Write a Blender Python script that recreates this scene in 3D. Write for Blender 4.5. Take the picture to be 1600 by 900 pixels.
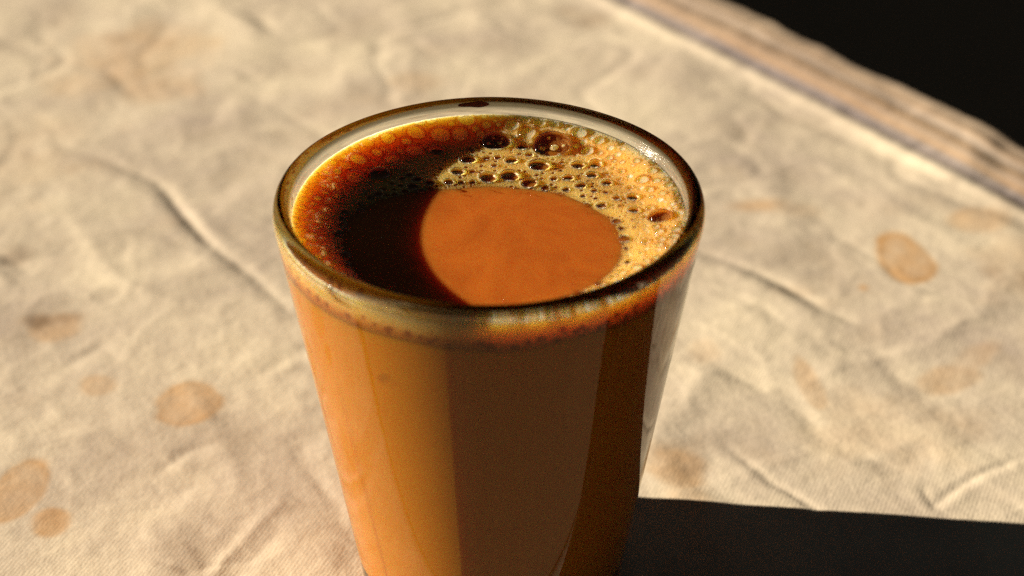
import bpy, math, random
import numpy as np
from mathutils import Vector

random.seed(7)
rng = np.random.default_rng(11)
scene = bpy.context.scene
for o in list(bpy.data.objects):
    bpy.data.objects.remove(o)
C = scene.collection
MM = 0.001
HG = 0.075                      # height of the glass

# ------------------------------------------------------------------ camera
EL, PITCH, YAW, DIST = math.radians(29.773), math.radians(32.477), math.radians(0.767), 0.31055
cd = bpy.data.cameras.new('camera')
cam = bpy.data.objects.new('camera', cd); C.objects.link(cam)
U = 10.0                         # units per metre once the scene is enlarged (last lines)
cam.location = (0, -DIST*math.cos(EL)*U, (HG + DIST*math.sin(EL))*U)
cam.rotation_euler = (math.radians(90)-PITCH, 0, -YAW)
cd.lens = 70; cd.sensor_width = 36; cd.clip_start = 0.1; cd.clip_end = 4000
cd.dof.use_dof = True
cd.dof.focus_distance = 0.331*U
cd.dof.aperture_fstop = 13.0/U
scene.camera = cam

# ------------------------------------------------------------------ sky and sun
SUN_EL, SUN_AZ = math.radians(12.6), math.radians(-10.0)     # light travels towards SUN_AZ
w = bpy.data.worlds.new('World'); scene.world = w; w.use_nodes = True
wn = w.node_tree
sky = wn.nodes.new('ShaderNodeTexSky'); sky.sky_type = 'NISHITA'; sky.sun_disc = False
sky.sun_elevation = SUN_EL
sx, sy = -math.cos(SUN_AZ), -math.sin(SUN_AZ)
sky.sun_rotation = math.atan2(sx, sy) % (2*math.pi)
sky.air_density = 0.12; sky.dust_density = 0.0; sky.ozone_density = 1.0; sky.altitude = 3000
bgn = wn.nodes['Background']; bgn.inputs['Strength'].default_value = 0.05
tint = wn.nodes.new('ShaderNodeMix'); tint.data_type = 'RGBA'; tint.blend_type = 'MULTIPLY'     # the photograph's warm white balance
tint.inputs[0].default_value = 1.0; tint.inputs[7].default_value = (1.0, .62, .29, 1)
wn.links.new(sky.outputs[0], tint.inputs[6]); wn.links.new(tint.outputs[2], bgn.inputs['Color'])

ld = bpy.data.lights.new('sun', 'SUN'); sun = bpy.data.objects.new('sun', ld); C.objects.link(sun)
ld.energy = 5.0; ld.angle = math.radians(0.53); ld.color = (1.0, 0.87, 0.70)
dirv = Vector((math.cos(SUN_AZ)*math.cos(SUN_EL), math.sin(SUN_AZ)*math.cos(SUN_EL), -math.sin(SUN_EL)))
sun.rotation_euler = dirv.to_track_quat('-Z', 'Y').to_euler()
sun.location = (-1, 0.2, 0.4)
ld.cycles.is_caustics_light = True

vs = scene.view_settings
scene.display_settings.display_device = 'sRGB'
vs.view_transform = 'Standard'; vs.look = 'None'; vs.gamma = 1.0; vs.exposure = 1.75
vs.use_curve_mapping = False
cy = scene.cycles
cy.max_bounces = 24; cy.diffuse_bounces = 4; cy.glossy_bounces = 8; cy.transmission_bounces = 16
cy.transparent_max_bounces = 32
cy.caustics_refractive = True; cy.caustics_reflective = False
cy.blur_glossy = 0.0
cy.sample_clamp_indirect = 8.0
cy.use_denoising = False         # the render's own fine noise stands in for the photograph's film grain
cy.use_adaptive_sampling = True; cy.adaptive_threshold = 0.01; cy.adaptive_min_samples = 64

# ------------------------------------------------------------------ helpers
def tagged(o, label=None, cat=None, group=None, kind=None):
    if label: o['label'] = label
    if cat: o['category'] = cat
    if group: o['group'] = group
    if kind: o['kind'] = kind
    return o

def empty(name, loc, label, cat):
    o = bpy.data.objects.new(name, None); C.objects.link(o); o.location = loc
    o.empty_display_size = 0.01
    return tagged(o, label, cat)

def mesh_obj(name, verts, faces, mat=None, parent=None, smooth=True):
    me = bpy.data.meshes.new(name)
    verts = np.asarray(verts, dtype=np.float32)
    if isinstance(faces, np.ndarray):
        n, k = faces.shape
        me.vertices.add(len(verts)); me.vertices.foreach_set('co', verts.ravel())
        me.loops.add(n*k); me.loops.foreach_set('vertex_index', faces.astype(np.int32).ravel())
        me.polygons.add(n)
        me.polygons.foreach_set('loop_start', np.arange(0, n*k, k, dtype=np.int32))
        me.polygons.foreach_set('loop_total', np.full(n, k, dtype=np.int32))
        me.update(calc_edges=True)
    else:
        me.from_pydata([tuple(map(float, v)) for v in verts], [], faces)
    me.validate()
    if smooth:
        me.polygons.foreach_set('use_smooth', np.ones(len(me.polygons), dtype=bool))
    if mat: me.materials.append(mat)
    o = bpy.data.objects.new(name, me); C.objects.link(o)
    if parent: o.parent = parent
    return o

def add_attr(o, name, vals):
    a = o.data.attributes.new(name, 'FLOAT', 'POINT')
    a.data.foreach_set('value', np.asarray(vals, dtype=np.float32))

def grid_faces(nr, nc, wrap=False, flip=False):
    i = np.arange(nr-1)[:, None]; j = np.arange(nc if wrap else nc-1)[None, :]
    j2 = (j+1) % nc
    a = i*nc+j; b = i*nc+j2; c = (i+1)*nc+j2; d = (i+1)*nc+j
    f = np.stack([a, b, c, d], -1).reshape(-1, 4)
    return f[:, ::-1].copy() if flip else f

def lathe(name, prof, nseg, mat, parent, rfun=None, flip=False):
    """prof: list of (r, z); first and last on the axis"""
    a = np.linspace(0, 2*np.pi, nseg, endpoint=False)
    inner = prof[1:-1]
    V = []
    for (r, z) in inner:
        rr = np.full(nseg, r) if rfun is None else rfun(r, z, a)
        V.append(np.stack([rr*np.cos(a), rr*np.sin(a), np.full(nseg, z)], -1))
    V = np.concatenate(V)
    q = grid_faces(len(inner), nseg, wrap=True)
    n = len(V)
    V = np.vstack([V, [[0, 0, prof[0][1]], [0, 0, prof[-1][1]]]])
    faces = [tuple(int(k) for k in f) for f in q]
    last = (len(inner)-1)*nseg
    for j in range(nseg):
        j2 = (j+1) % nseg
        faces.append((n, j2, j))
        faces.append((n+1, last+j, last+j2))
    if flip: faces = [f[::-1] for f in faces]
    return mesh_obj(name, V, faces, mat, parent)

def noise2(x, y, scale, seed=0, octaves=1, rough=0.5):
    """smooth value noise with cubic interpolation, arrays in metres"""
    r = np.random.default_rng(seed); out = np.zeros_like(x); amp = 1.0; tot = 0
    for k in range(octaves):
        T = r.uniform(-1, 1, (128, 128))
        u = x/scale+1000.37*(k+1)%77; v = y/scale+500.11*(k+1)%53
        iu = np.floor(u).astype(int); iv = np.floor(v).astype(int); fu = u-iu; fv = v-iv
        def wts(t):
            return [(-t**3+3*t**2-3*t+1)/6, (3*t**3-6*t**2+4)/6, (-3*t**3+3*t**2+3*t+1)/6, t**3/6]
        wu, wv = wts(fu), wts(fv); s = 0
        for a in range(4):
            for b in range(4):
                s = s+wu[a]*wv[b]*T[(iu+a) % 128, (iv+b) % 128]
        out += amp*s*1.8; tot += amp; amp *= rough; scale *= 0.5
    return out/tot

def sstep(a, b, x):
    t = np.clip((x-a)/(b-a), 0, 1); return t*t*(3-2*t)

def mat_new(name):
    m = bpy.data.materials.new(name); m.use_nodes = True
    nt = m.node_tree
    for n in list(nt.nodes): nt.nodes.remove(n)
    out = nt.nodes.new('ShaderNodeOutputMaterial')
    return m, nt, out

def N(nt, kind, **kw):
    n = nt.nodes.new(kind)
    for k, v in kw.items():
        if k.startswith('_'): setattr(n, k[1:], v)
        else: n.inputs[k.replace('__', ' ')].default_value = v
    return n

def principled(nt, out, **kw):
    p = nt.nodes.new('ShaderNodeBsdfPrincipled')
    for k, v in kw.items(): p.inputs[k.replace('__', ' ')].default_value = v
    nt.links.new(p.outputs[0], out.inputs['Surface'])
    return p

def mixc(nt, fac, a, b, blend='MIX'):
    m = nt.nodes.new('ShaderNodeMix'); m.data_type = 'RGBA'; m.blend_type = blend
    for s, v in ((0, fac), (6, a), (7, b)):
        if hasattr(v, 'is_output') or hasattr(v, 'links'): nt.links.new(v, m.inputs[s])
        else: m.inputs[s].default_value = v
    return m.outputs[2]

def attr(nt, name):
    a = nt.nodes.new('ShaderNodeAttribute'); a.attribute_name = name; return a.outputs['Fac']

def math_n(nt, op, a, b=0.0, clamp=False):
    m = nt.nodes.new('ShaderNodeMath'); m.operation = op; m.use_clamp = clamp
    for i, v in enumerate((a, b)):
        if hasattr(v, 'links'): nt.links.new(v, m.inputs[i])
        else: m.inputs[i].default_value = v
    return m.outputs[0]

def noise_n(nt, scale, detail=3, rough=0.5, vec=None):
    n = nt.nodes.new('ShaderNodeTexNoise'); n.inputs['Scale'].default_value = scale
    n.inputs['Detail'].default_value = detail; n.inputs['Roughness'].default_value = rough
    if vec is not None: nt.links.new(vec, n.inputs['Vector'])
    return n.outputs['Fac']

# ------------------------------------------------------------------ materials
def m_cloth():
    m, nt, out = mat_new('cotton_cloth')
    tc = nt.nodes.new('ShaderNodeTexCoord'); ob = tc.outputs['Object']
    big = math_n(nt, 'MULTIPLY', math_n(nt, 'SUBTRACT', noise_n(nt, 22, 5, .65, ob), .36), 3.2, True)
    fine = noise_n(nt, 90, 6, .7, ob)
    c = mixc(nt, big, (.69, .60, .44, 1), (.445, .37, .30, 1))
    f2 = math_n(nt, 'MULTIPLY', math_n(nt, 'SUBTRACT', fine, .42), 2.6, True)
    c = mixc(nt, math_n(nt, 'MULTIPLY', f2, .55), c, (.77, .68, .52, 1))
    grime = math_n(nt, 'MULTIPLY', math_n(nt, 'SUBTRACT', noise_n(nt, 45, 6, .7, ob), .515), 4.0, True)
    c = mixc(nt, math_n(nt, 'MULTIPLY', grime, .85), c, (.38, .30, .21, 1))
    # stains of spilt tea, then their dark cores with painted crease shade
    c = mixc(nt, math_n(nt, 'MULTIPLY', attr(nt, 'stain'), 1.15, True), c, (.48, .255, .08, 1))
    c = mixc(nt, attr(nt, 'stain_and_shade'), c, (.20, .12, .06, 1))
    # woven border stripes along the edge of the cloth
    uv = nt.nodes.new('ShaderNodeAttribute'); uv.attribute_name = 'border'
    rp = nt.nodes.new('ShaderNodeValToRGB'); nt.links.new(uv.outputs['Fac'], rp.inputs[0])
    cols = [(0, (.56, .47, .36)), (.07, (.33, .33, .37)), (.14, (.50, .36, .31)), (.22, (.37, .36, .41)), (.32, (.62, .38, .20)),
            (.42, (.42, .31, .24)), (.52, (.60, .36, .17)), (.62, (.40, .33, .29)), (.74, (.54, .36, .22)), (.88, (.40, .30, .22)), (1, (.46, .32, .20))]
    er = rp.color_ramp
    er.elements[0].position = 0; er.elements[0].color = (*cols[0][1], 1)
    er.elements[1].position = 1; er.elements[1].color = (*cols[-1][1], 1)
    for p_, cc in cols[1:-1]:
        e = er.elements.new(p_); e.color = (*cc, 1)
    bm = attr(nt, 'border_mask')
    c = mixc(nt, math_n(nt, 'MULTIPLY', bm, .85), c, rp.outputs[0])
    # weave
    sep = nt.nodes.new('ShaderNodeMapping'); sep.inputs['Rotation'].default_value = (0, 0, math.radians(23))
    nt.links.new(ob, sep.inputs['Vector'])
    w1 = N(nt, 'ShaderNodeTexWave', Scale=430.0, Distortion=3.0, Detail=2.0); w1.bands_direction = 'X'
    w2 = N(nt, 'ShaderNodeTexWave', Scale=430.0, Distortion=3.0, Detail=2.0); w2.bands_direction = 'Y'
    for w_ in (w1, w2): nt.links.new(sep.outputs[0], w_.inputs['Vector'])
    wv = math_n(nt, 'ADD', w1.outputs['Fac'], w2.outputs['Fac'])
    wv = math_n(nt, 'ADD', wv, math_n(nt, 'MULTIPLY', noise_n(nt, 1100, 3, .65, ob), 1.8))
    dark = math_n(nt, 'MULTIPLY', math_n(nt, 'SUBTRACT', 1.8, wv), .11, True)
    c = mixc(nt, dark, c, (.34, .27, .18, 1))
    bp = N(nt, 'ShaderNodeBump', Strength=.07, Distance=.00012)
    nt.links.new(wv, bp.inputs['Height'])
    bp2 = N(nt, 'ShaderNodeBump', Strength=.25, Distance=.0009)
    nt.links.new(noise_n(nt, 170, 5, .6, ob), bp2.inputs['Height']); nt.links.new(bp.outputs[0], bp2.inputs['Normal'])
    p = principled(nt, out, Roughness=.95)
    p.inputs['Specular IOR Level'].default_value = .1
    p.inputs['Sheen Weight'].default_value = .0
    nt.links.new(c, p.inputs['Base Color']); nt.links.new(bp2.outputs[0], p.inputs['Normal'])
    return m

def m_glass(body=False):
    m, nt, out = mat_new('clear_glass')
    g = N(nt, 'ShaderNodeBsdfGlass', Color=(.95, .96, .93, 1), Roughness=0.0, IOR=1.46)
    if body:                                    # thick rim of cheap glass: olive tint
        nt.links.new(mixc(nt, attr(nt, 'rim'), (.95, .96, .93, 1), (.22, .21, .165, 1)), g.inputs['Color'])
    nt.links.new(g.outputs[0], out.inputs['Surface'])
    return m

def m_tea():
    m, nt, out = mat_new('milk_tea')
    tc = nt.nodes.new('ShaderNodeTexCoord'); ob = tc.outputs['Object']
    c = mixc(nt, noise_n(nt, 60, 4, .6, ob), (.47, .165, .008, 1), (.55, .205, .011, 1))
    sp = math_n(nt, 'MULTIPLY', math_n(nt, 'SUBTRACT', noise_n(nt, 150, 2, .5, ob), .70), 9, True)
    c = mixc(nt, math_n(nt, 'MULTIPLY', sp, .6), c, (.20, .06, .015, 1))
    zs = nt.nodes.new('ShaderNodeSeparateXYZ'); nt.links.new(ob, zs.inputs[0])            # the skin that forms on top
    skin = math_n(nt, 'GREATER_THAN', zs.outputs['Z'], .0706-.0085-.00025)
    sw = N(nt, 'ShaderNodeTexNoise', Scale=70.0, Detail=5.0, Roughness=.6, Distortion=1.6); nt.links.new(ob, sw.inputs['Vector'])
    c = mixc(nt, skin, c, mixc(nt, math_n(nt, 'MULTIPLY', math_n(nt, 'SUBTRACT', sw.outputs['Fac'], .35), 2.5, True), (.40, .092, .010, 1), (.52, .135, .014, 1)))
    p = principled(nt, out, Roughness=.22, IOR=1.34)
    p.inputs['Specular IOR Level'].default_value = .25
    p.inputs['Subsurface Weight'].default_value = .75
    p.inputs['Subsurface Radius'].default_value = (3.0, 1.0, .35)
    p.inputs['Subsurface Scale'].default_value = .0038
    nt.links.new(c, p.inputs['Base Color'])
    return m

def m_foam():
    m, nt, out = mat_new('tea_foam')
    tc = nt.nodes.new('ShaderNodeTexCoord'); ob = tc.outputs['Object']
    c = mixc(nt, noise_n(nt, 260, 4, .6, ob), (.88, .41, .095, 1), (.82, .32, .06, 1))
    vo = N(nt, 'ShaderNodeTexVoronoi', Scale=2600.0); vo.feature = 'F1'; nt.links.new(ob, vo.inputs['Vector'])
    cell = math_n(nt, 'MULTIPLY', math_n(nt, 'SUBTRACT', .42, vo.outputs['Distance']), 2.2, True)
    c = mixc(nt, math_n(nt, 'MULTIPLY', cell, .2), c, (.60, .25, .04, 1))
    c = mixc(nt, attr(nt, 'pale'), c, (.86, .66, .42, 1))
    c = mixc(nt, attr(nt, 'lip'), c, (.95, .58, .22, 1))
    c = mixc(nt, attr(nt, 'tea'), c, (.46, .125, .012, 1))
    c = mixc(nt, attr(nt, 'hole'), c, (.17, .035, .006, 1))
    bp = N(nt, 'ShaderNodeBump', Strength=.6, Distance=.0001); nt.links.new(vo.outputs['Distance'], bp.inputs['Height'])
    p = principled(nt, out, Roughness=.3, IOR=1.33)
    p.inputs['Subsurface Weight'].default_value = .9
    p.inputs['Subsurface Radius'].default_value = (6.0, 3.6, 1.4)
    p.inputs['Subsurface Scale'].default_value = .0021
    nt.links.new(c, p.inputs['Base Color']); nt.links.new(bp.outputs[0], p.inputs['Normal'])
    return m

def m_film():
    m, nt, out = mat_new('bubble_film')
    t = N(nt, 'ShaderNodeBsdfTransparent', Color=(1, .93, .80, 1))
    g = N(nt, 'ShaderNodeBsdfGlossy', Color=(1, .97, .9, 1), Roughness=.035)
    lw = N(nt, 'ShaderNodeLayerWeight', Blend=.22)
    mx = nt.nodes.new('ShaderNodeMixShader')
    f = math_n(nt, 'ADD', math_n(nt, 'MULTIPLY', lw.outputs['Fresnel'], .9), .06, True)
    nt.links.new(f, mx.inputs[0]); nt.links.new(t.outputs[0], mx.inputs[1]); nt.links.new(g.outputs[0], mx.inputs[2])
    nt.links.new(mx.outputs[0], out.inputs['Surface'])
    return m

def m_plain(name, col, rough=.7, scale=30, dark=.6):
    m, nt, out = mat_new(name)
    tc = nt.nodes.new('ShaderNodeTexCoord')
    c = mixc(nt, noise_n(nt, scale, 6, .65, tc.outputs['Object']), (*col, 1), (*[v*dark for v in col], 1))
    p = principled(nt, out, Roughness=rough); nt.links.new(c, p.inputs['Base Color'])
    return m

CLOTH, GLASS, TEA, FOAM, FILM = m_cloth(), m_glass(True), m_tea(), m_foam(), m_film()
FLOOR = m_plain('dark_floor', (.36, .25, .15), .9, 6)
WOOD = m_plain('dark_wood', (.13, .08, .045), .6, 20)
STAIN = m_plain('dried_tea', (.33, .09, .03), .25, 900)
# ------------------------------------------------------------------ floor and table
fl = mesh_obj('floor', [(-150, -150, -.75), (150, -150, -.75), (150, 150, -.75), (-150, 150, -.75)], [(0, 1, 2, 3)], FLOOR, smooth=False)
tagged(fl, kind='structure')

# axes of the table: S points across to the far right edge, T along that edge
SX, SY = .8, .6
S_EDGE = .1905
Y_FRONT = -.0275                # near edge, cut in close so less cloth light reaches the glass
def t_front(s): return (Y_FRONT-SY*s)/SX
def to_st(x, y): return SX*x+SY*y, -SY*x+SX*y
def to_xy(s, t): return SX*s-SY*t, SY*s+SX*t

def box_st(name, s0, s1, t0, t1, z0, z1, mat, parent, bev=.003):
    v = [(*to_xy(s, t+t_front(s)), z) for z in (z0, z1) for (s, t) in ((s0, t0), (s1, t0), (s1, t1), (s0, t1))]
    f = [(3, 2, 1, 0), (4, 5, 6, 7), (0, 1, 5, 4), (1, 2, 6, 5), (2, 3, 7, 6), (3, 0, 4, 7)]
    o = mesh_obj(name, v, f, mat, parent, smooth=False)
    b = o.modifiers.new('bevel', 'BEVEL'); b.width = bev; b.segments = 2
    return o

T0, T1, S0 = 0.0, 4.6, -.34  # length drawn out so the table's shadow covers the floor behind
tb = empty('table', (0, 0, 0), 'dark wooden table lying under the stained cream cloth', 'table')
box_st('table_top', S0, S_EDGE-.003, T0, T1, -.032, -.0045, WOOD, tb)
for s in (S0+.012, S_EDGE-.035):  # unseen panels added to keep the low sun from passing under the table
    box_st('side_sun_block', s, s+.02, T0+.012, T1-.02, -.75, -.0325, WOOD, tb)
for t in (T0+.012, T1-.04):  # added likewise, closing the ends against the sun
    box_st('end_sun_block', S0+.033, S_EDGE-.036, t, t+.02, -.75, -.0325, WOOD, tb)

# ------------------------------------------------------------------ tablecloth
def lin_nonuniform(lo, a, b, hi, step, grow=1.18):
    mid = list(np.arange(a, b+step*.5, step))
    l, st = [], step
    x = a
    while x > lo:
        st *= grow; x -= st; l.append(max(x, lo))
    r, st = [], step
    x = mid[-1]
    while x < hi:
        st *= grow; x += st; r.append(min(x, hi))
    return np.array(l[::-1]+mid+r)

tt = np.concatenate([-np.arange(.0125, .10, .003)[::-1], -np.arange(.0005, .012, .0007)[::-1], lin_nonuniform(0, 0, .36, T1+.005, .0007)])
# s: flat part, then arc length that runs on over the edge and down
ss = np.concatenate([lin_nonuniform(S0-.004, -.080, S_EDGE-.0001, S_EDGE-.0001, .0007), S_EDGE+np.arange(.0005, .012, .0007), S_EDGE+np.arange(.0125, .19, .003)])
Sg, Tg = np.meshgrid(ss, tt, indexing='ij')
TP = Tg; Tg = np.maximum(TP, 0)+t_front(np.minimum(Sg, S_EDGE))      # TP < 0 runs over the near edge and down
X, Y = to_xy(Sg, Tg)

def seg_d(x, y, pts):
    """distance to a polyline (mm), signed side and position along it"""
    best = np.full(x.shape, 1e9); side = np.zeros_like(x); pos = np.zeros_like(x)
    n = len(pts)-1
    for k in range(n):
        (x0, y0), (x1, y1) = pts[k], pts[k+1]
        dx, dy = x1-x0, y1-y0; L = dx*dx+dy*dy
        u = np.clip(((x-x0)*dx+(y-y0)*dy)/L, 0, 1)
        qx, qy = x-(x0+u*dx), y-(y0+u*dy)
        d = np.hypot(qx, qy); m = d < best
        sg = np.sign(qx*dy-qy*dx)
        best = np.where(m, d, best); side = np.where(m, sg, side); pos = np.where(m, (k+u)/n, pos)
    return best, side, pos

wx = noise2(X, Y, .020, 31, 2)*.0022; wy = noise2(X, Y, .020, 32, 2)*.0022
Xm, Ym = (X+wx)*1000, (Y+wy)*1000
near = sstep(.9, .25, np.hypot(X, Y-.1))
Z = np.zeros_like(X)
# soft undulation that runs mostly across the light
Z += .00060*noise2(X*1.0+.3*Y, Y*.9-.2*X, .050, 1, 2)
Z += .00016*noise2(X+.5*Y, (Y-.6*X)*.7, .020, 2, 2)
Z += .00009*noise2(X+.4*Y, Y-.4*X, .0075, 3, 3, .6)
rid = 1-np.abs(noise2(X, Y, .034, 5, 2)); Z += .00022*sstep(.75, 1.0, rid)
rid = 1-np.abs(noise2(X+.6*Y, Y-.3*X, .022, 6, 2)); Z -= .00012*sstep(.84, 1.0, rid)
rid = 1-np.abs(noise2(X, Y, .011, 9, 2)); Z += .00005*sstep(.8, 1.0, rid)
# folds and creases seen in the cloth: points (mm), depth (mm, + is a ridge), width (mm)
CREASES = [
 ([(-101, 157), (-89, 147), (-78.2, 136.1), (-70, 125), (-62.1, 112.7), (-50, 95), (-41.7, 81.1)], -.75, 2.2),
 ([(-60, 110), (-70, 124), (-75, 131)], -.5, 1.8),
 ([(36, 112), (47.3, 104.4), (62.1, 92.3), (70.9, 82.1), (80, 76)], -.75, 2.6),
 ([(58, 95), (71, 84)], -.5, 2.5),
 ([(45.5, 33.2), (51.4, 21.4), (59.8, 13.8), (66, 7)], -.55, 1.2),
 ([(81.4, 20.0), (82.7, 14.4), (92.7, 22.8), (101, 28.5)], -.55, 1.2),
 ([(-50, -9), (-45.6, 2.6), (-38.3, 16.9)], .45, 1.5), ([(-46, -9), (-41.5, .9), (-35, 14)], -.3, 1.6),
 ([(-70, 5), (-58.6, 2.8), (-51.4, -.7), (-42, 1)], -.35, 1.0),
 ([(-72.8, 238), (-64, 230), (-57.1, 219.4)], -.6, 2.5),
 ([(99.2, 132.2), (108.4, 126.1), (124, 115)], -.55, 2.4),
 ([(-112, 109), (-107.6, 105.1), (-100, 98)], -.6, 2.6), ([(-112, 102), (-100, 90)], .4, 3),
 ([(-132, 217), (-126, 214), (-118, 210)], -.6, 3), ([(-110, 202), (-100, 198), (-89, 183)], -.5, 2.6),
 ([(-34, 207), (-20.8, 213), (-12, 203)], -.45, 2.8), ([(14, 234), (20.7, 230), (30, 224)], -.6, 3),
 ([(-30, 73), (-37.5, 69), (-46.7, 55.6)], -.35, 3), ([(64.2, 180), (83.8, 159), (98, 142)], -.35, 2.6),
 ([(-88.8, 56), (-79.3, 68.5), (-74.5, 62.7)], -.4, 2.4), ([(43.5, 63.4), (56, 49.8), (66, 37)], -.35, 2.6),
 ([(-63, 26.8), (-56.8, 34.6), (-50, 38)], -.35, 1.8), ([(58, 170), (62, 159.5), (59, 150)], -.3, 2.4),
 ([(66, 160), (90, 128), (112, 98)], .35, 5), ([(-95, 120), (-80, 95), (-66, 84)], .4, 4), ([(-40, 120), (-20, 100), (0, 92)], .4, 4),
 ([(-108, 50), (-90, 36), (-70, 40)], .35, 3.5), ([(-60, 60), (-52, 40), (-46, 20)], .3, 3), ([(70, 60), (88, 66), (108, 84)], .35, 3.5),
 ([(40, 20), (58, 30), (72, 28), (90, 38)], .3, 2.5), ([(-90, 170), (-60, 160), (-35, 168)], .35, 4), ([(0, 170), (20, 150), (45, 142)], .35, 4),
]
for pts, dep, wd in CREASES:
    d, sd, pos = seg_d(Xm, Ym, pts)
    taper = np.sin(np.pi*np.clip(pos*.92+.04, 0, 1))**.6
    Z += dep*.00042*taper*np.exp(-(d/(wd*.68))**1.5)
    Z += np.sign(-dep)*abs(dep)*.00012*taper*np.exp(-((d-wd*1.9)/(wd*1.0))**2)*(sd > 0)
# the ridge of the fold before the edge and the band that falls away beyond it
wob = noise2(Tg, Tg*0, .045, 12, 2)*.0009
Sw = Sg+wob
Z += .0006*np.exp(-np.abs((Sw-.1695)/.0028)**2)
Z -= .0009*sstep(.172, .190, Sw)
Z += .00035*np.exp(-((Sw-.1805)/.0022)**2)+.0003*np.exp(-((Sw-.1865)/.0016)**2)*(1+noise2(Sg, Tg, .02, 14))
# dip where the glass stands
rg = np.hypot(X, Y); Z *= (.12+.88*sstep(.020, .036, rg)); Z -= .0002*sstep(.030, .020, rg)
Z += .00025
# roll over the table's edge
wavy = .0032*noise2(Tg, Tg*0+.3, .017, 16, 3, .65)+.0030*noise2(Tg, Tg*0+.1, .05, 17)
over = np.clip(Sg-S_EDGE, 0, None)
Rr = .004
ang = np.minimum(over/Rr, math.pi/2)
rest = np.clip(over-Rr*math.pi/2, 0, None)
hang = sstep(0, .06, rest)
Se = np.minimum(Sg, S_EDGE)+Rr*np.sin(ang)+wavy*sstep(.172, .192, Sg)+hang*.010*(1.1+np.sin(Tg/.035+2*noise2(Tg, Tg*0, .09, 18)))
over2 = np.clip(-TP, 0, None); ang2 = np.minimum(over2/Rr, math.pi/2); rest2 = np.clip(over2-Rr*math.pi/2, 0, None)
Ze = Z-Rr*(1-np.cos(ang))-rest
corner = (over > 0) & (over2 > 0)
Ze = Ze-np.where(corner, 0, 1)*(Rr*(1-np.cos(ang2))+rest2)-np.where(corner, Rr*(1-np.cos(ang2))+rest2, 0)
Xe, Ye = to_xy(Se, Tg)
Ye = Ye-(Rr*np.sin(ang2)+sstep(0, .05, rest2)*.004*(1.2+np.sin(Xe/.03)))
V = np.stack([Xe, Ye, Ze], -1).reshape(-1, 3)
cl = mesh_obj('tablecloth', V, grid_faces(len(ss), len(tt)), CLOTH)
tagged(cl, 'creased cream cotton tablecloth with tea stains and striped hem under the glass', 'tablecloth')
# stain maps; dk holds dark stain cores and shade painted along creases
st = np.zeros_like(X); dk = np.zeros_like(X)
n1 = noise2(X, Y, .006, 41, 3, .6); n2 = noise2(X, Y, .0025, 42, 2)
def blob(cx, cy, rx, ry, rot=0, soft=.12, ir=.22):
    c, s = math.cos(math.radians(rot)), math.sin(math.radians(rot))
    u = ((X*1000-cx)*c+(Y*1000-cy)*s)/rx; v = (-(X*1000-cx)*s+(Y*1000-cy)*c)/ry
    q = np.hypot(u, v)+ir*n1
    return sstep(1+soft, 1-soft, q), q
STAINS = [(91, 101, 6.2, 11, 5, .66, .10, .22), (111, 117, 7.5, 5.5, 10, .40, .25, .2), (62, 124, 6.5, 3, 0, .42, .5, .3), (63, 124, 3.0, 1.6, 0, .6, .5, .2),
 (70, 122, 5, 3, 0, .18, .5, .3), (-59, 48, 6.6, 8, -20, .50, .14, .2), (-87, 22, 5.0, 9.5, -15, .52, .14, .22), (-79.5, 12, 3.6, 4.2, 10, .58, .2, .25),
 (-90, 76, 5.0, 6, 0, .42, .25, .3), (-78, 55, 3.5, 4.2, 20, .40, .3, .3), (-92, 208, 16, 18, -25, .34, .5, .6), (-84, 190, 9, 12, 20, .28, .5, .6),
 (-104, 192, 9, 8, 0, .25, .6, .6), (63.5, 54, 2.4, 9.5, 6, .40, .2, .3), (92, 55, 6.5, 4, 30, .34, .3, .4), (99, 63, 3, 7, -40, .25, .4, .4),
 (35, 27, 5.5, 9, 20, .45, .25, .45), (36, 18, 6, 5, 0, .32, .4, .5), (122, 92, 12, 22, 0, .22, .6, .8), (75, 38, 14, 10, 0, .16, .7, .9),
 (-18, 188, 7, 6, 0, .22, .5, .5), (-110, 150, 14, 20, 0, .14, .7, .9), (80, 89, 1.0, 1.4, 0, .5, .3, .1), (44, 66, 3, 4, 0, .2, .5, .5), (-20, 160, 20, 16, 0, .10, .8, .9),
 (0, -60, 14, 9, 0, .4, .2, .3), (-160, 40, 12, 10, 0, .4, .2, .3), (-180, 160, 16, 12, 40, .35, .3, .4), (120, -40, 9, 12, 0, .4, .2, .3)]
for cx, cy, rx, ry, rot, k, soft, ir in STAINS:
    b, q = blob(cx, cy, rx, ry, rot, soft, ir)
    edge = .25*np.exp(-((q-.92)/.07)**2) if soft < .2 else 0
    st = np.maximum(st, k*b*(.80+.30*n2+edge))
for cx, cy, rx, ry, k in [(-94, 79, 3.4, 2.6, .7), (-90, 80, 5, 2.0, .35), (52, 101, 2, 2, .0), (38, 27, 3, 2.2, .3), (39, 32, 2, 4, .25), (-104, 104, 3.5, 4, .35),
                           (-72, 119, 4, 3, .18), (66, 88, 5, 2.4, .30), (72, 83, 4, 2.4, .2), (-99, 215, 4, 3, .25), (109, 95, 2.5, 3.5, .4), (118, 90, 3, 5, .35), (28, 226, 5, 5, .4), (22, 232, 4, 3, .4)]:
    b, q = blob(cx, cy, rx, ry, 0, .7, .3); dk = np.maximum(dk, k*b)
add_attr(cl, 'stain', np.clip(st, 0, 1).ravel()); add_attr(cl, 'stain_and_shade', np.clip(dk, 0, 1).ravel())
bs = (Sw-.1700)/.023+.03*noise2(Sg*3, Tg, .03, 19, 2)
add_attr(cl, 'border', np.clip(bs, 0, 1).ravel())
add_attr(cl, 'border_mask', (sstep(.1695, .1718, Sw)*(.85+.15*noise2(Sg, Tg, .02, 20, 2))).ravel())

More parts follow.
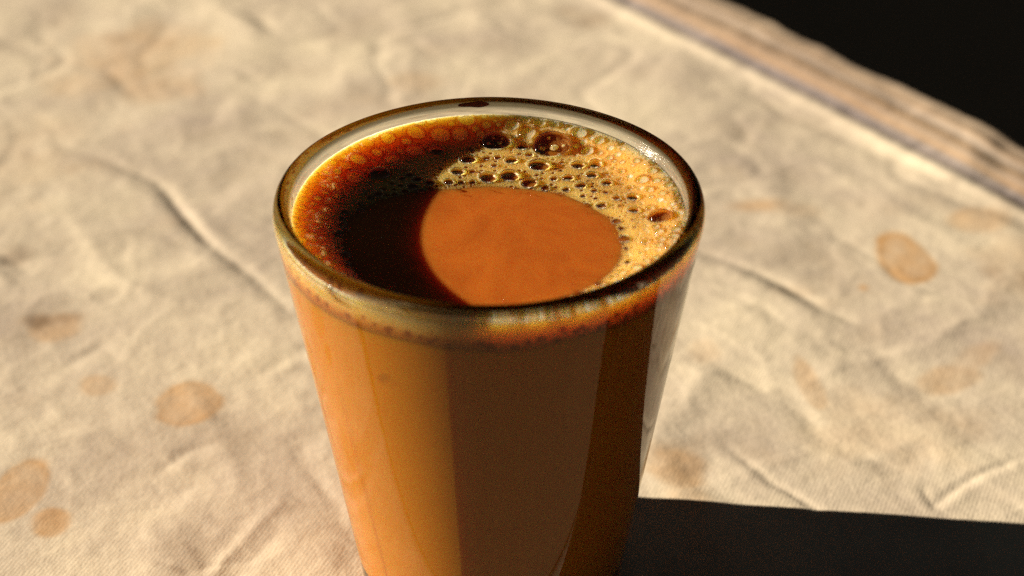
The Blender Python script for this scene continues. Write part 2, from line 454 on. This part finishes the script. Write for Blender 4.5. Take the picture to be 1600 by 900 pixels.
# ------------------------------------------------------------------ the glass
def r_out(z):
    return .0225+(.0339-.0225)*np.clip(z/.0738, 0, 1.02)
def r_in(z):
    return .0194+(.0309-.0194)*np.clip((z-.0045)/(.0722-.0045), 0, 1.05)
NSEG = 384
FACE0 = math.radians(-90-11)                # a corner of the octagon as seen from the camera
def facet_out(r, z, a):
    ph = np.mod(a-FACE0, math.pi/4)-math.pi/8
    poly = math.cos(math.pi/8)/np.cos(ph)
    k = .05*float(sstep(.0700, .0420, z))*float(sstep(.0, .004, z)) if r > .019 else 0.0
    return r*(1-k+k*poly)
prof = [(0, .0016), (.012, .0014), (.0185, .0008), (.0200, .0003), (.0212, .0001), (.0221, .0004), (.0227, .0012)]
for z in np.linspace(.0024, .0715, 44): prof.append((float(r_out(z)), float(z)))
n_outer = len(prof)
ro, ri = float(r_out(.0724)), float(r_in(.0724))
cxm, hw = (ro+ri)/2, (ro-ri)/2
for k in range(15):
    th = math.pi*k/14
    prof.append((cxm+.02*MM+hw*math.cos(th)*1.0, .0724+.0026*math.sin(th)))
n_rim = len(prof)
for z in np.linspace(.0715, .0075, 44): prof.append((float(r_in(z)), float(z)))
for k in range(1, 9):
    th = math.pi/2*k/8
    prof.append((float(r_in(.0075))-.0035*(1-math.cos(th)), .0075-.0035*math.sin(th)))
prof += [(.010, .0039), (.004, .0038), (0, .0038)]
def glass_r(r, z, a):
    return facet_out(r, z, a)
a_ = np.linspace(0, 2*np.pi, NSEG, endpoint=False)
gl = empty('drinking_glass', (0, 0, 0), 'small tapered faceted glass of milk tea standing on the stained cloth', 'glass')
# only the outer skin is faceted; the bore is round
inner = prof[1:-1]; V = []
for k, (r, z) in enumerate(inner):
    rr = facet_out(r, z, a_) if k < n_outer-1 else np.full(NSEG, r)
    if k >= n_outer-1 and k < n_rim-1:      # the hand-blown rim is not perfectly even
        zz = z+.00008*np.sin(2*a_+1)+.00005*np.sin(5*a_)
        rr = rr+.00006*np.sin(3*a_+.5)
    else: zz = np.full(NSEG, z)
    V.append(np.stack([rr*np.cos(a_), rr*np.sin(a_), zz], -1))
V = np.concatenate(V); nV = len(V)
V = np.vstack([V, [[0, 0, prof[0][1]], [0, 0, prof[-1][1]]]])
faces = [tuple(int(k) for k in f) for f in grid_faces(len(inner), NSEG, wrap=True)]
last = (len(inner)-1)*NSEG
for j in range(NSEG):
    j2 = (j+1) % NSEG
    faces.append((nV, j2, j)); faces.append((nV+1, last+j, last+j2))
gb = mesh_obj('glass_body', V, faces, GLASS, gl)
add_attr(gb, 'rim', sstep(.0731, .0741, V[:, 2]))
gb.cycles.is_caustics_caster = True
gb.location.z = .0004

# ------------------------------------------------------------------ the tea
TZ = .0706
tea = empty('tea', (0, 0, .0085), 'orange-brown milk tea with a ring of bubbly foam filling the glass', 'drink')
def tl(z): return float(r_in(z))+.00018
tp = [(0, .0034), (.006, .0034), (.0140, .0035)]
for k in range(9):
    th = math.pi/2*k/8
    tp.append((float(r_in(.0075))-.0035+.00018+.0035*math.sin(th), .0075-.0001-.0035*math.cos(th)))
for z in np.linspace(.0085, TZ-.0002, 64): tp.append((tl(z), float(z)))
tp.append((tl(TZ)-.0001, TZ))
for r in np.linspace(.0308, .001, 40): tp.append((float(r), TZ-.0001))
tp.append((0, TZ-.0001))
tp = [(r, z-.0085) for r, z in tp]
tb_ = lathe('tea_body', tp, 256, TEA, tea)

# foam: height map of pits on a raster, then a ring-shaped solid that samples it
BUBBLES = [(-3.7,29.6,1.3),(-5.7,30.9,0.68),(-6.2,28.4,0.54),(-1.9,30.9,0.54),(-0.7,30.3,0.49),(0.4,30.5,0.41),(-2.1,27.4,0.67),(-9.6,29.0,0.76),(-12.1,25.8,1.28),(-16.7,23.7,1.12),(-14.8,26.3,0.54),(-8.0,25.8,1.47),(-4.8,26.2,1.29),(-13.6,23.5,0.8),(-12.2,21.6,1.38),(-8.6,22.0,1.28),(-14.4,21.1,0.74),(-18.4,19.9,0.79),(-15.9,18.9,1.19),(-17.5,20.9,0.48),(-21.3,17.5,1.18),(-23.4,19.7,0.47),(-24.4,19.2,0.39),(-23.3,15.3,0.91),(-21.6,12.8,1.43),(-17.8,14.0,1.69),(-19.9,15.2,0.52),(-1.4,26.4,0.67),(-0.3,28.3,0.75),(-2.6,24.2,0.59),(-3.1,22.2,0.59),(-1.7,22.6,0.48),(-3.4,18.7,1.19),(-5.1,14.6,0.99),(-2.7,14.6,0.52),(-4.5,11.4,0.52),(-2.7,11.5,0.52),(-6.5,11.5,0.72),(-5.0,9.1,0.46),(-3.7,16.0,0.31),(-13.0,19.0,0.47),(-19.8,18.0,0.39),(-10.5,22.8,0.48),(6.2,29.6,0.86),(8.6,28.5,1.02),(11.0,27.8,0.81),(12.9,27.9,0.54),(13.8,27.9,0.4),(15.2,25.1,1.2),(18.4,22.4,0.85),(3.9,28.2,1.08),(6.5,26.2,1.29),(5.0,31.5,0.49),(8.0,31.1,0.43),(1.7,30.6,0.6),(3.1,30.6,0.54),(1.1,24.5,2.14),(10.4,22.9,2.8),(5.6,23.1,1.01),(6.7,20.2,0.64),(5.1,20.4,0.4),(3.7,18.3,0.92),(8.2,16.5,1.52),(1.5,19.3,0.58),(-0.4,19.1,0.63),(-1.2,16.4,0.31),(0.9,16.5,0.52),(3.3,13.3,1.35),(-0.2,12.8,1.19),(6.5,11.0,1.09),(7.8,13.2,0.39),(10.7,17.0,0.39),(12.0,17.4,0.42),(14.6,22.0,0.53),(16.3,20.5,1.06),(18.4,19.4,0.47),(14.6,16.5,1.0),(17.5,16.8,1.05),(16.7,13.2,0.88),(14.6,12.9,0.31),(12.8,12.3,0.83),(10.5,12.0,0.62),(9.1,9.5,0.64),(10.8,9.6,0.31),(12.4,8.9,0.57),(10.8,7.4,0.31),(14.8,9.8,0.82),(16.9,8.0,0.51),(16.8,10.3,0.26),(16.1,11.2,0.26),(19.0,10.6,0.83),(19.1,13.7,0.52),(21.1,11.7,0.47),(21.1,10.0,0.31),(21.6,13.8,0.57),(20.4,14.9,0.37),(18.7,7.5,0.46),(15.1,6.8,0.46),(17.0,5.8,0.38),(15.5,4.1,0.51),(17.9,3.7,0.76),(20.3,5.6,0.61),(22.6,8.8,0.57),(22.9,5.9,0.92),(24.8,10.6,0.98),(25.7,7.5,0.72),(25.8,5.2,0.41),(26.8,-0.9,1.63),(22.8,1.8,0.81),(20.0,-1.1,0.65),(22.4,-1.2,0.3),(20.6,-3.2,0.45),(20.7,3.1,0.3),(24.4,-0.5,0.5),(19.9,17.8,0.53),(20.6,16.8,0.39),(21.9,16.1,0.39),(23.5,14.7,0.31),(8.6,12.1,0.31),(5.9,14.5,0.31),(6.5,7.6,0.31),(4.3,9.7,0.26),(20.6,-3.4,0.4),(20.9,-6.5,0.79),(21.0,-9.3,0.39),(21.1,-13.5,0.68),(24.0,-8.0,0.74),(23.1,-11.4,0.44),(22.6,-3.3,0.35),(18.5,-17.9,0.57),(27.3,-10.8,0.53),(26.4,-7.9,0.74),(15.2,-22.7,0.66),(23.9,-17.4,0.57),(27.6,-4.4,0.35),(22.2,-14.5,0.24),(24.9,-10.6,0.24)]
EDGE = [(-180, 21.5), (-157, 23.5), (-139, 25.8), (-120, 26.0), (-91, 26.3), (-76, 25.5), (-60, 25.0), (-46, 24.3), (-29, 22.4), (-12, 19.9), (0, 18.3), (9, 16.4), (22, 14.6), (35, 13.2),
        (47, 11.4), (60, 10.4), (76, 9.8), (92, 9.8), (106, 9.8), (120, 10.5), (133, 12.0), (147, 14.3), (160, 17.5), (174, 20.5), (180, 21.5)]
ea = np.radians([e[0] for e in EDGE]); er_ = np.array([e[1] for e in EDGE])*MM
RES = .00006; HALF = .034; NP = int(2*HALF/RES)
gx = (np.arange(NP)+.5)*RES-HALF
GX, GY = np.meshgrid(gx, gx, indexing='ij')
RR = np.hypot(GX, GY); AA = np.arctan2(GY, GX)
def edge_at(a): return np.interp(a, ea, er_)
def base_z(r, a):
    """foam surface without bubbles"""
    e = edge_at(a)
    climb = (.0009+.0010*np.clip(np.sin(a), 0, 1))*sstep(.0235, .0312, r)
    swell = .00045*sstep(0, .0045, r-e)
    film = 0
    return TZ-.0001+swell+climb+film-.0006*sstep(.0006, -.0006, r-e)
Hm = np.zeros_like(GX); HO = np.zeros_like(GX); PA = np.zeros_like(GX); LI = np.zeros_like(GX)
occ = [(x*MM, y*MM, r*MM*1.2) for x, y, r in BUBBLES]
def free(x, y, r, k=1.02):
    return all((x-a)**2+(y-b)**2 > ((r+c)*k)**2 for a, b, c in occ)
def stamp(x, y, r, deep=1.0, hole=None):
    m = 1.6*r+.0002; tone = random.uniform(.35, 1.0) if (x < -.004 and r < .0011) else random.uniform(.7, 1.0)
    i0, i1 = max(0, int((x-m+HALF)/RES)), min(NP, int((x+m+HALF)/RES)+1)
    j0, j1 = max(0, int((y-m+HALF)/RES)), min(NP, int((y+m+HALF)/RES)+1)
    if i1 <= i0 or j1 <= j0: return
    gx_, gy_ = GX[i0:i1, j0:j1]-x, GY[i0:i1, j0:j1]-y
    th = np.arctan2(gy_, gx_)
    d = np.hypot(gx_, gy_)*(1+.05*np.cos(2*th+x*9000)+.03*np.cos(3*th+y*7000))/r
    pit = -min(.62*r, .0007)*np.sqrt(np.clip(1-d*d, 0, 1))**.7*deep
    lipm = np.exp(-((d-1.05)/(.09+.00004/r))**2); lip = min(.16*r, .00014)*lipm
    wz = float(sstep(.0235, .0265, math.hypot(x, y))) if x > -.004 else float(sstep(.0165, .0200, math.hypot(x, y)))
    LI[i0:i1, j0:j1] = np.maximum(LI[i0:i1, j0:j1], lipm*(.75 if r > .0003 else .4)*(1-wz))
    if r > .0003:                       # against the wall the shared films read as thin amber lines
        HO[i0:i1, j0:j1] = np.maximum(HO[i0:i1, j0:j1], wz*.42*tone*np.exp(-((d-1.0)/(.10+.00004/r))**2))
    rad = math.hypot(x, y)
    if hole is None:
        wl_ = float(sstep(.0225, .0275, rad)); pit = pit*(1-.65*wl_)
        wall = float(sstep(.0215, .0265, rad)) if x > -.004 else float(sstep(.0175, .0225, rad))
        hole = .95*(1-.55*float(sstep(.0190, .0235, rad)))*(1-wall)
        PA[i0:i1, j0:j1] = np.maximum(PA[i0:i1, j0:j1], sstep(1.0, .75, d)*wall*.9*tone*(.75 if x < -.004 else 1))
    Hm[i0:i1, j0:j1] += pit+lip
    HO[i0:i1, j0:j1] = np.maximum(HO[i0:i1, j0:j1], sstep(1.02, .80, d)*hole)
for i, (x, y, r) in enumerate(occ):
    stamp(x, y, r, 1.0, .86 if r > .0019 else None)
small = []
# smaller bubbles grow between the big ones
for rmin, rmax, n in ((.0006, .0010, 900), (.0004, .0007, 1500), (.0002, .0004, 1500), (.00011, .0002, 2500)):
    got = []
    for _ in range(n):
        a = random.uniform(-math.pi, math.pi); e = float(edge_at(a))
        q = random.random()**.8; rad = e+.0003+(.0305-e)*q
        r = random.uniform(rmin, rmax); x, y = rad*math.cos(a), rad*math.sin(a)
        ok = all((x-u)**2+(y-v)**2 > ((r+c)*1.03)**2 for u, v, c in occ if abs(x-u) < .0036 and abs(y-v) < .0036)
        if ok:
            if rmin > .0003 and -60 < math.degrees(a) < 130 and rad < .0255: continue
            occ.append((x, y, r)); small.append((x, y, r)); stamp(x, y, r, .8 if r > .0002 else .5, None if r > .0003 else .45*(1-.8*float(sstep(.0215, .0265, rad))))
# little bubbles that sit inside the two largest ones
INNER = []
for (cx, cy, R_, spots) in ((10.4, 22.9, 2.8, [(-.5, .0, .26), (.22, .0, .30), (-.25, -.72, .13), (.62, -.95, .16), (-.1, .85, .14), (.75, .1, .12), (.1, -.35, .1)]),
                            (1.1, 24.5, 2.14, [(-.5, .1, .22), (.35, .15, .24), (-.1, .72, .10), (.6, .65, .14), (.0, -.35, .12), (-.2, .9, .08)]),
                            (5.6, 23.1, 1.01, [(-.35, .1, .2), (.4, .1, .2), (0, -.6, .2)])):
    for dx, dy, q in spots:
        l = math.hypot(dx, dy)
        if l > .82: dx, dy = dx*.82/l, dy*.82/l
        x, y, r = (cx+dx*R_)*MM, (cy+dy*R_)*MM, q*R_*MM
        INNER.append((x, y, r))
        m_ = np.hypot(GX-x, (GY-y)) < r
        dd = np.hypot(GX-x, GY-y)/r
        Hm += np.where(dd < 1, .35*r*np.sqrt(np.clip(1-dd*dd, 0, 1)), 0)
        HO = np.where(dd < 1.0, HO*sstep(.6, 1.0, dd), HO); PA = np.maximum(PA, .85*sstep(1.0, .7, dd))

def sample(M, x, y):
    u = np.clip((x+HALF)/RES-.5, 0, NP-1.001); v = np.clip((y+HALF)/RES-.5, 0, NP-1.001)
    i, j = u.astype(int), v.astype(int); fu, fv = u-i, v-j
    return (M[i, j]*(1-fu)*(1-fv)+M[i+1, j]*fu*(1-fv)+M[i, j+1]*(1-fu)*fv+M[i+1, j+1]*fu*fv)
NA, NR = 1500, 150
A = np.linspace(-np.pi, np.pi, NA, endpoint=False)
E = edge_at(A)+.0012*noise2(A*.03, A*0, .004, 51, 3, .6)-.0006
RW = r_in(.0728)+.00016
rows, hole, pale, teaf, lip_ = [], [], [], [], []
for k in range(NR):
    r = E+(RW-E)*(k/(NR-1))
    x, y = r*np.cos(A), r*np.sin(A)
    wallfade = sstep(0, .0012, RW-r)
    z = base_z(r, A)+sample(Hm, x, y)*(.15+.85*wallfade)*sstep(0, .0008, r-E)
    rr = np.minimum(r, r_in(z)+.00016)
    rows.append(np.stack([rr*np.cos(A), rr*np.sin(A), z], -1))
    hole.append(sample(HO, x, y)*wallfade); lip_.append(sample(LI, x, y)*wallfade); pale.append(np.maximum(sample(PA, x, y), .45*sstep(.0280, .0306, r)*(.6+.4*noise2(x, y, .003, 53, 2))))
ztop = rows[-1][:, 2].copy()
teaf = [.9*sstep(.0030+.0008*noise2(A*.03, A*0, .005, 61, 2), 0, E+(RW-E)*(k/(NR-1))-E) for k in range(NR)]
# outer skirt against the bore, with the bubbles pressed flat on the glass
zbot = .0664+.0009*noise2(A*.031, A*0, .008, 55, 3, .6)
spots = [(math.radians(random.uniform(-180, 180)), random.uniform(.0672, .0700), random.uniform(.0003, .0008)) for _ in range(150)]
spots += [(math.radians(-90), .0677, .0010), (math.radians(-112), .0688, .0009), (math.radians(-117), .0690, .0006), (math.radians(-106), .0681, .0008), (math.radians(-72), .0676, .0008)]
for k in range(1, 25):
    z = ztop+(zbot-ztop)*(k/24)
    rr = r_in(z)+.00026*min(1, k/2)+.00005
    if k >= 23: rr = rr-.0004*(k-22)
    rows.append(np.stack([rr*np.cos(A), rr*np.sin(A), z], -1))
    h = np.zeros(NA)
    for (sa, sz, sr) in spots:
        da = (np.mod(A-sa+math.pi, 2*math.pi)-math.pi)*.031
        h = np.maximum(h, sstep(1.1, .5, np.hypot(da, z-sz)/sr)*.7)
    teaf.append(sstep(.0702, .0674, z+.0006*noise2(A*.031, z, .004, 57, 2))); hole.append(h); pale.append(.12*sstep(.0685, .0715, z))
for k in range(1, 6):                       # underside, inside the tea
    r = (RW-.0012)+(E+.0004-RW+.0012)*(k/5)
    rows.append(np.stack([r*np.cos(A), r*np.sin(A), np.full(NA, 0)+zbot*(1-k/5)+(TZ-.0016)*(k/5)], -1)); hole.append(np.zeros(NA)); pale.append(np.zeros(NA)); teaf.append(np.ones(NA))
V = np.concatenate(rows); V[:, 2] -= .0085
q = grid_faces(len(rows), NA, wrap=True, flip=True)
l0 = (len(rows)-1)*NA; j = np.arange(NA); j2 = (j+1) % NA
q = np.vstack([q, np.stack([l0+j, j, j2, l0+j2], -1)])
fo = mesh_obj('foam', V, q, FOAM, tea)
add_attr(fo, 'hole', np.clip(np.concatenate(hole), 0, 1)); lip_ += [np.zeros(NA)]*(len(rows)-len(lip_))
add_attr(fo, 'lip', np.clip(np.concatenate(lip_), 0, 1)); add_attr(fo, 'tea', np.clip(np.concatenate(teaf), 0, 1)); add_attr(fo, 'pale', np.clip(np.concatenate(pale), 0, 1))

# bubble domes: thin films over the pits
def dome_mesh():
    v, f = [], []
    NS, NL = 20, 6
    for k in range(NL):
        th = math.pi/2*k/NL*.97
        for j in range(NS):
            b = 2*math.pi*j/NS
            v.append((math.cos(th)*math.cos(b), math.cos(th)*math.sin(b), .50*math.sin(th)))
    v.append((0, 0, .5))
    for k in range(NL-1):
        for j in range(NS): f.append((k*NS+j, k*NS+(j+1) % NS, (k+1)*NS+(j+1) % NS, (k+1)*NS+j))
    for j in range(NS): f.append(((NL-1)*NS+j, (NL-1)*NS+(j+1) % NS, len(v)-1))
    return v, f
dv, df = dome_mesh()
proto = mesh_obj('bubble', dv, df, FILM, fo)
first = True
stray = []
for _ in range(60):
    a = random.uniform(-math.pi, math.pi); e = float(edge_at(a)); rad = e-random.uniform(.0004, .0026)**1.0; r = random.uniform(.00016, .0004)
    if all(math.hypot(rad*math.cos(a)-u, rad*math.sin(a)-v) > r+c for u, v, c in occ+stray): stray.append((rad*math.cos(a), rad*math.sin(a), r))
domes = [(x*MM, y*MM, r*MM*1.2) for x, y, r in BUBBLES]+INNER+sorted(small, key=lambda b: -b[2])[:160-30]+stray[:30]
for (x, y, r) in domes:
    o = proto if first else proto.copy()
    if not first: C.objects.link(o)
    first = False
    o.parent = fo
    rad = math.hypot(x, y)
    if rad+r > .0306:
        k = (.0306-r)/rad; x, y = x*k, y*k; rad = .0306-r
    z = float(base_z(np.array(rad), np.array(math.atan2(y, x))))
    z = max(z, TZ-.00009)
    slope = float(base_z(np.array(min(rad+.0003, .0309)), np.array(math.atan2(y, x))))-z
    tilt = min(math.atan2(slope, .0003), .6)
    o.location = (x, y, z-.0085-.00002)
    o.scale = (r*.98, r*.98, r*.98)
    az = math.atan2(y, x)
    o.rotation_mode = 'AXIS_ANGLE'
    o.rotation_axis_angle = (tilt, math.sin(az), -math.cos(az), 0)

for o in (cl, tb_, fo):
    o.cycles.is_caustics_receiver = True

# ------------------------------------------------------------------ marks on the glass
def patch(name, az0, az1, zc, hz, off, mat, n=24, m=6, outer=True):
    V = []
    for i in range(m+1):
        for j in range(n+1):
            u = j/n; v = i/m*2-1
            hh = hz*math.sin(math.pi*u)**.5*(1+.2*math.sin(7*u))
            z = zc+v*hh
            r = cxm-hw*math.sqrt(max(0, 1-((z-.0724)/.0026)**2))-off      # on the inner side of the rim
            a = math.radians(az0+(az1-az0)*u)
            V.append((r*math.cos(a), r*math.sin(a), z))
    f = [(i*(n+1)+j, i*(n+1)+j+1, (i+1)*(n+1)+j+1, (i+1)*(n+1)+j) for i in range(m) for j in range(n)]
    return mesh_obj(name, V, f, mat, gl)
td = patch('tea_stain', 89.5, 99.5, .0742, .00045, .00005, STAIN)
td.location.z = .0004
# droplets clinging under the rim on the left
bead_v, bead_f = dome_mesh()
for i, (az, z, r) in enumerate([(-139.5, .0717, .00045), (-137.6, .0713, .0007), (-135.9, .0712, .0005), (-134.6, .0710, .00042), (-133.2, .0709, .0003), (-141.0, .0719, .0003)]):
    if i == 0: dp = mesh_obj('droplet', bead_v, bead_f, m_glass(), gl)
    else:
        dp = dp.copy(); C.objects.link(dp); dp.parent = gl
    a = math.radians(az); rr = float(r_out(z))+.00002
    dp.location = (rr*math.cos(a), rr*math.sin(a), z)
    nrm = Vector((math.cos(a), math.sin(a), -.15)).normalized()
    dp.rotation_mode = 'XYZ'
    dp.rotation_euler = nrm.to_track_quat('Z', 'Y').to_euler(); dp.scale = (r, r, r)

# ------------------------------------------------------------------ the scene is modelled in metres and enlarged to decimetre units
K = 10.0
for o in scene.objects:
    if o.parent is None and o.type in ('MESH', 'EMPTY'):
        o.location = o.location*K; o.scale = o.scale*K
for m in bpy.data.materials:
    for n in m.node_tree.nodes:
        if n.type == 'BUMP': n.inputs['Distance'].default_value *= K
        if n.type == 'BSDF_PRINCIPLED': n.inputs['Subsurface Scale'].default_value *= K
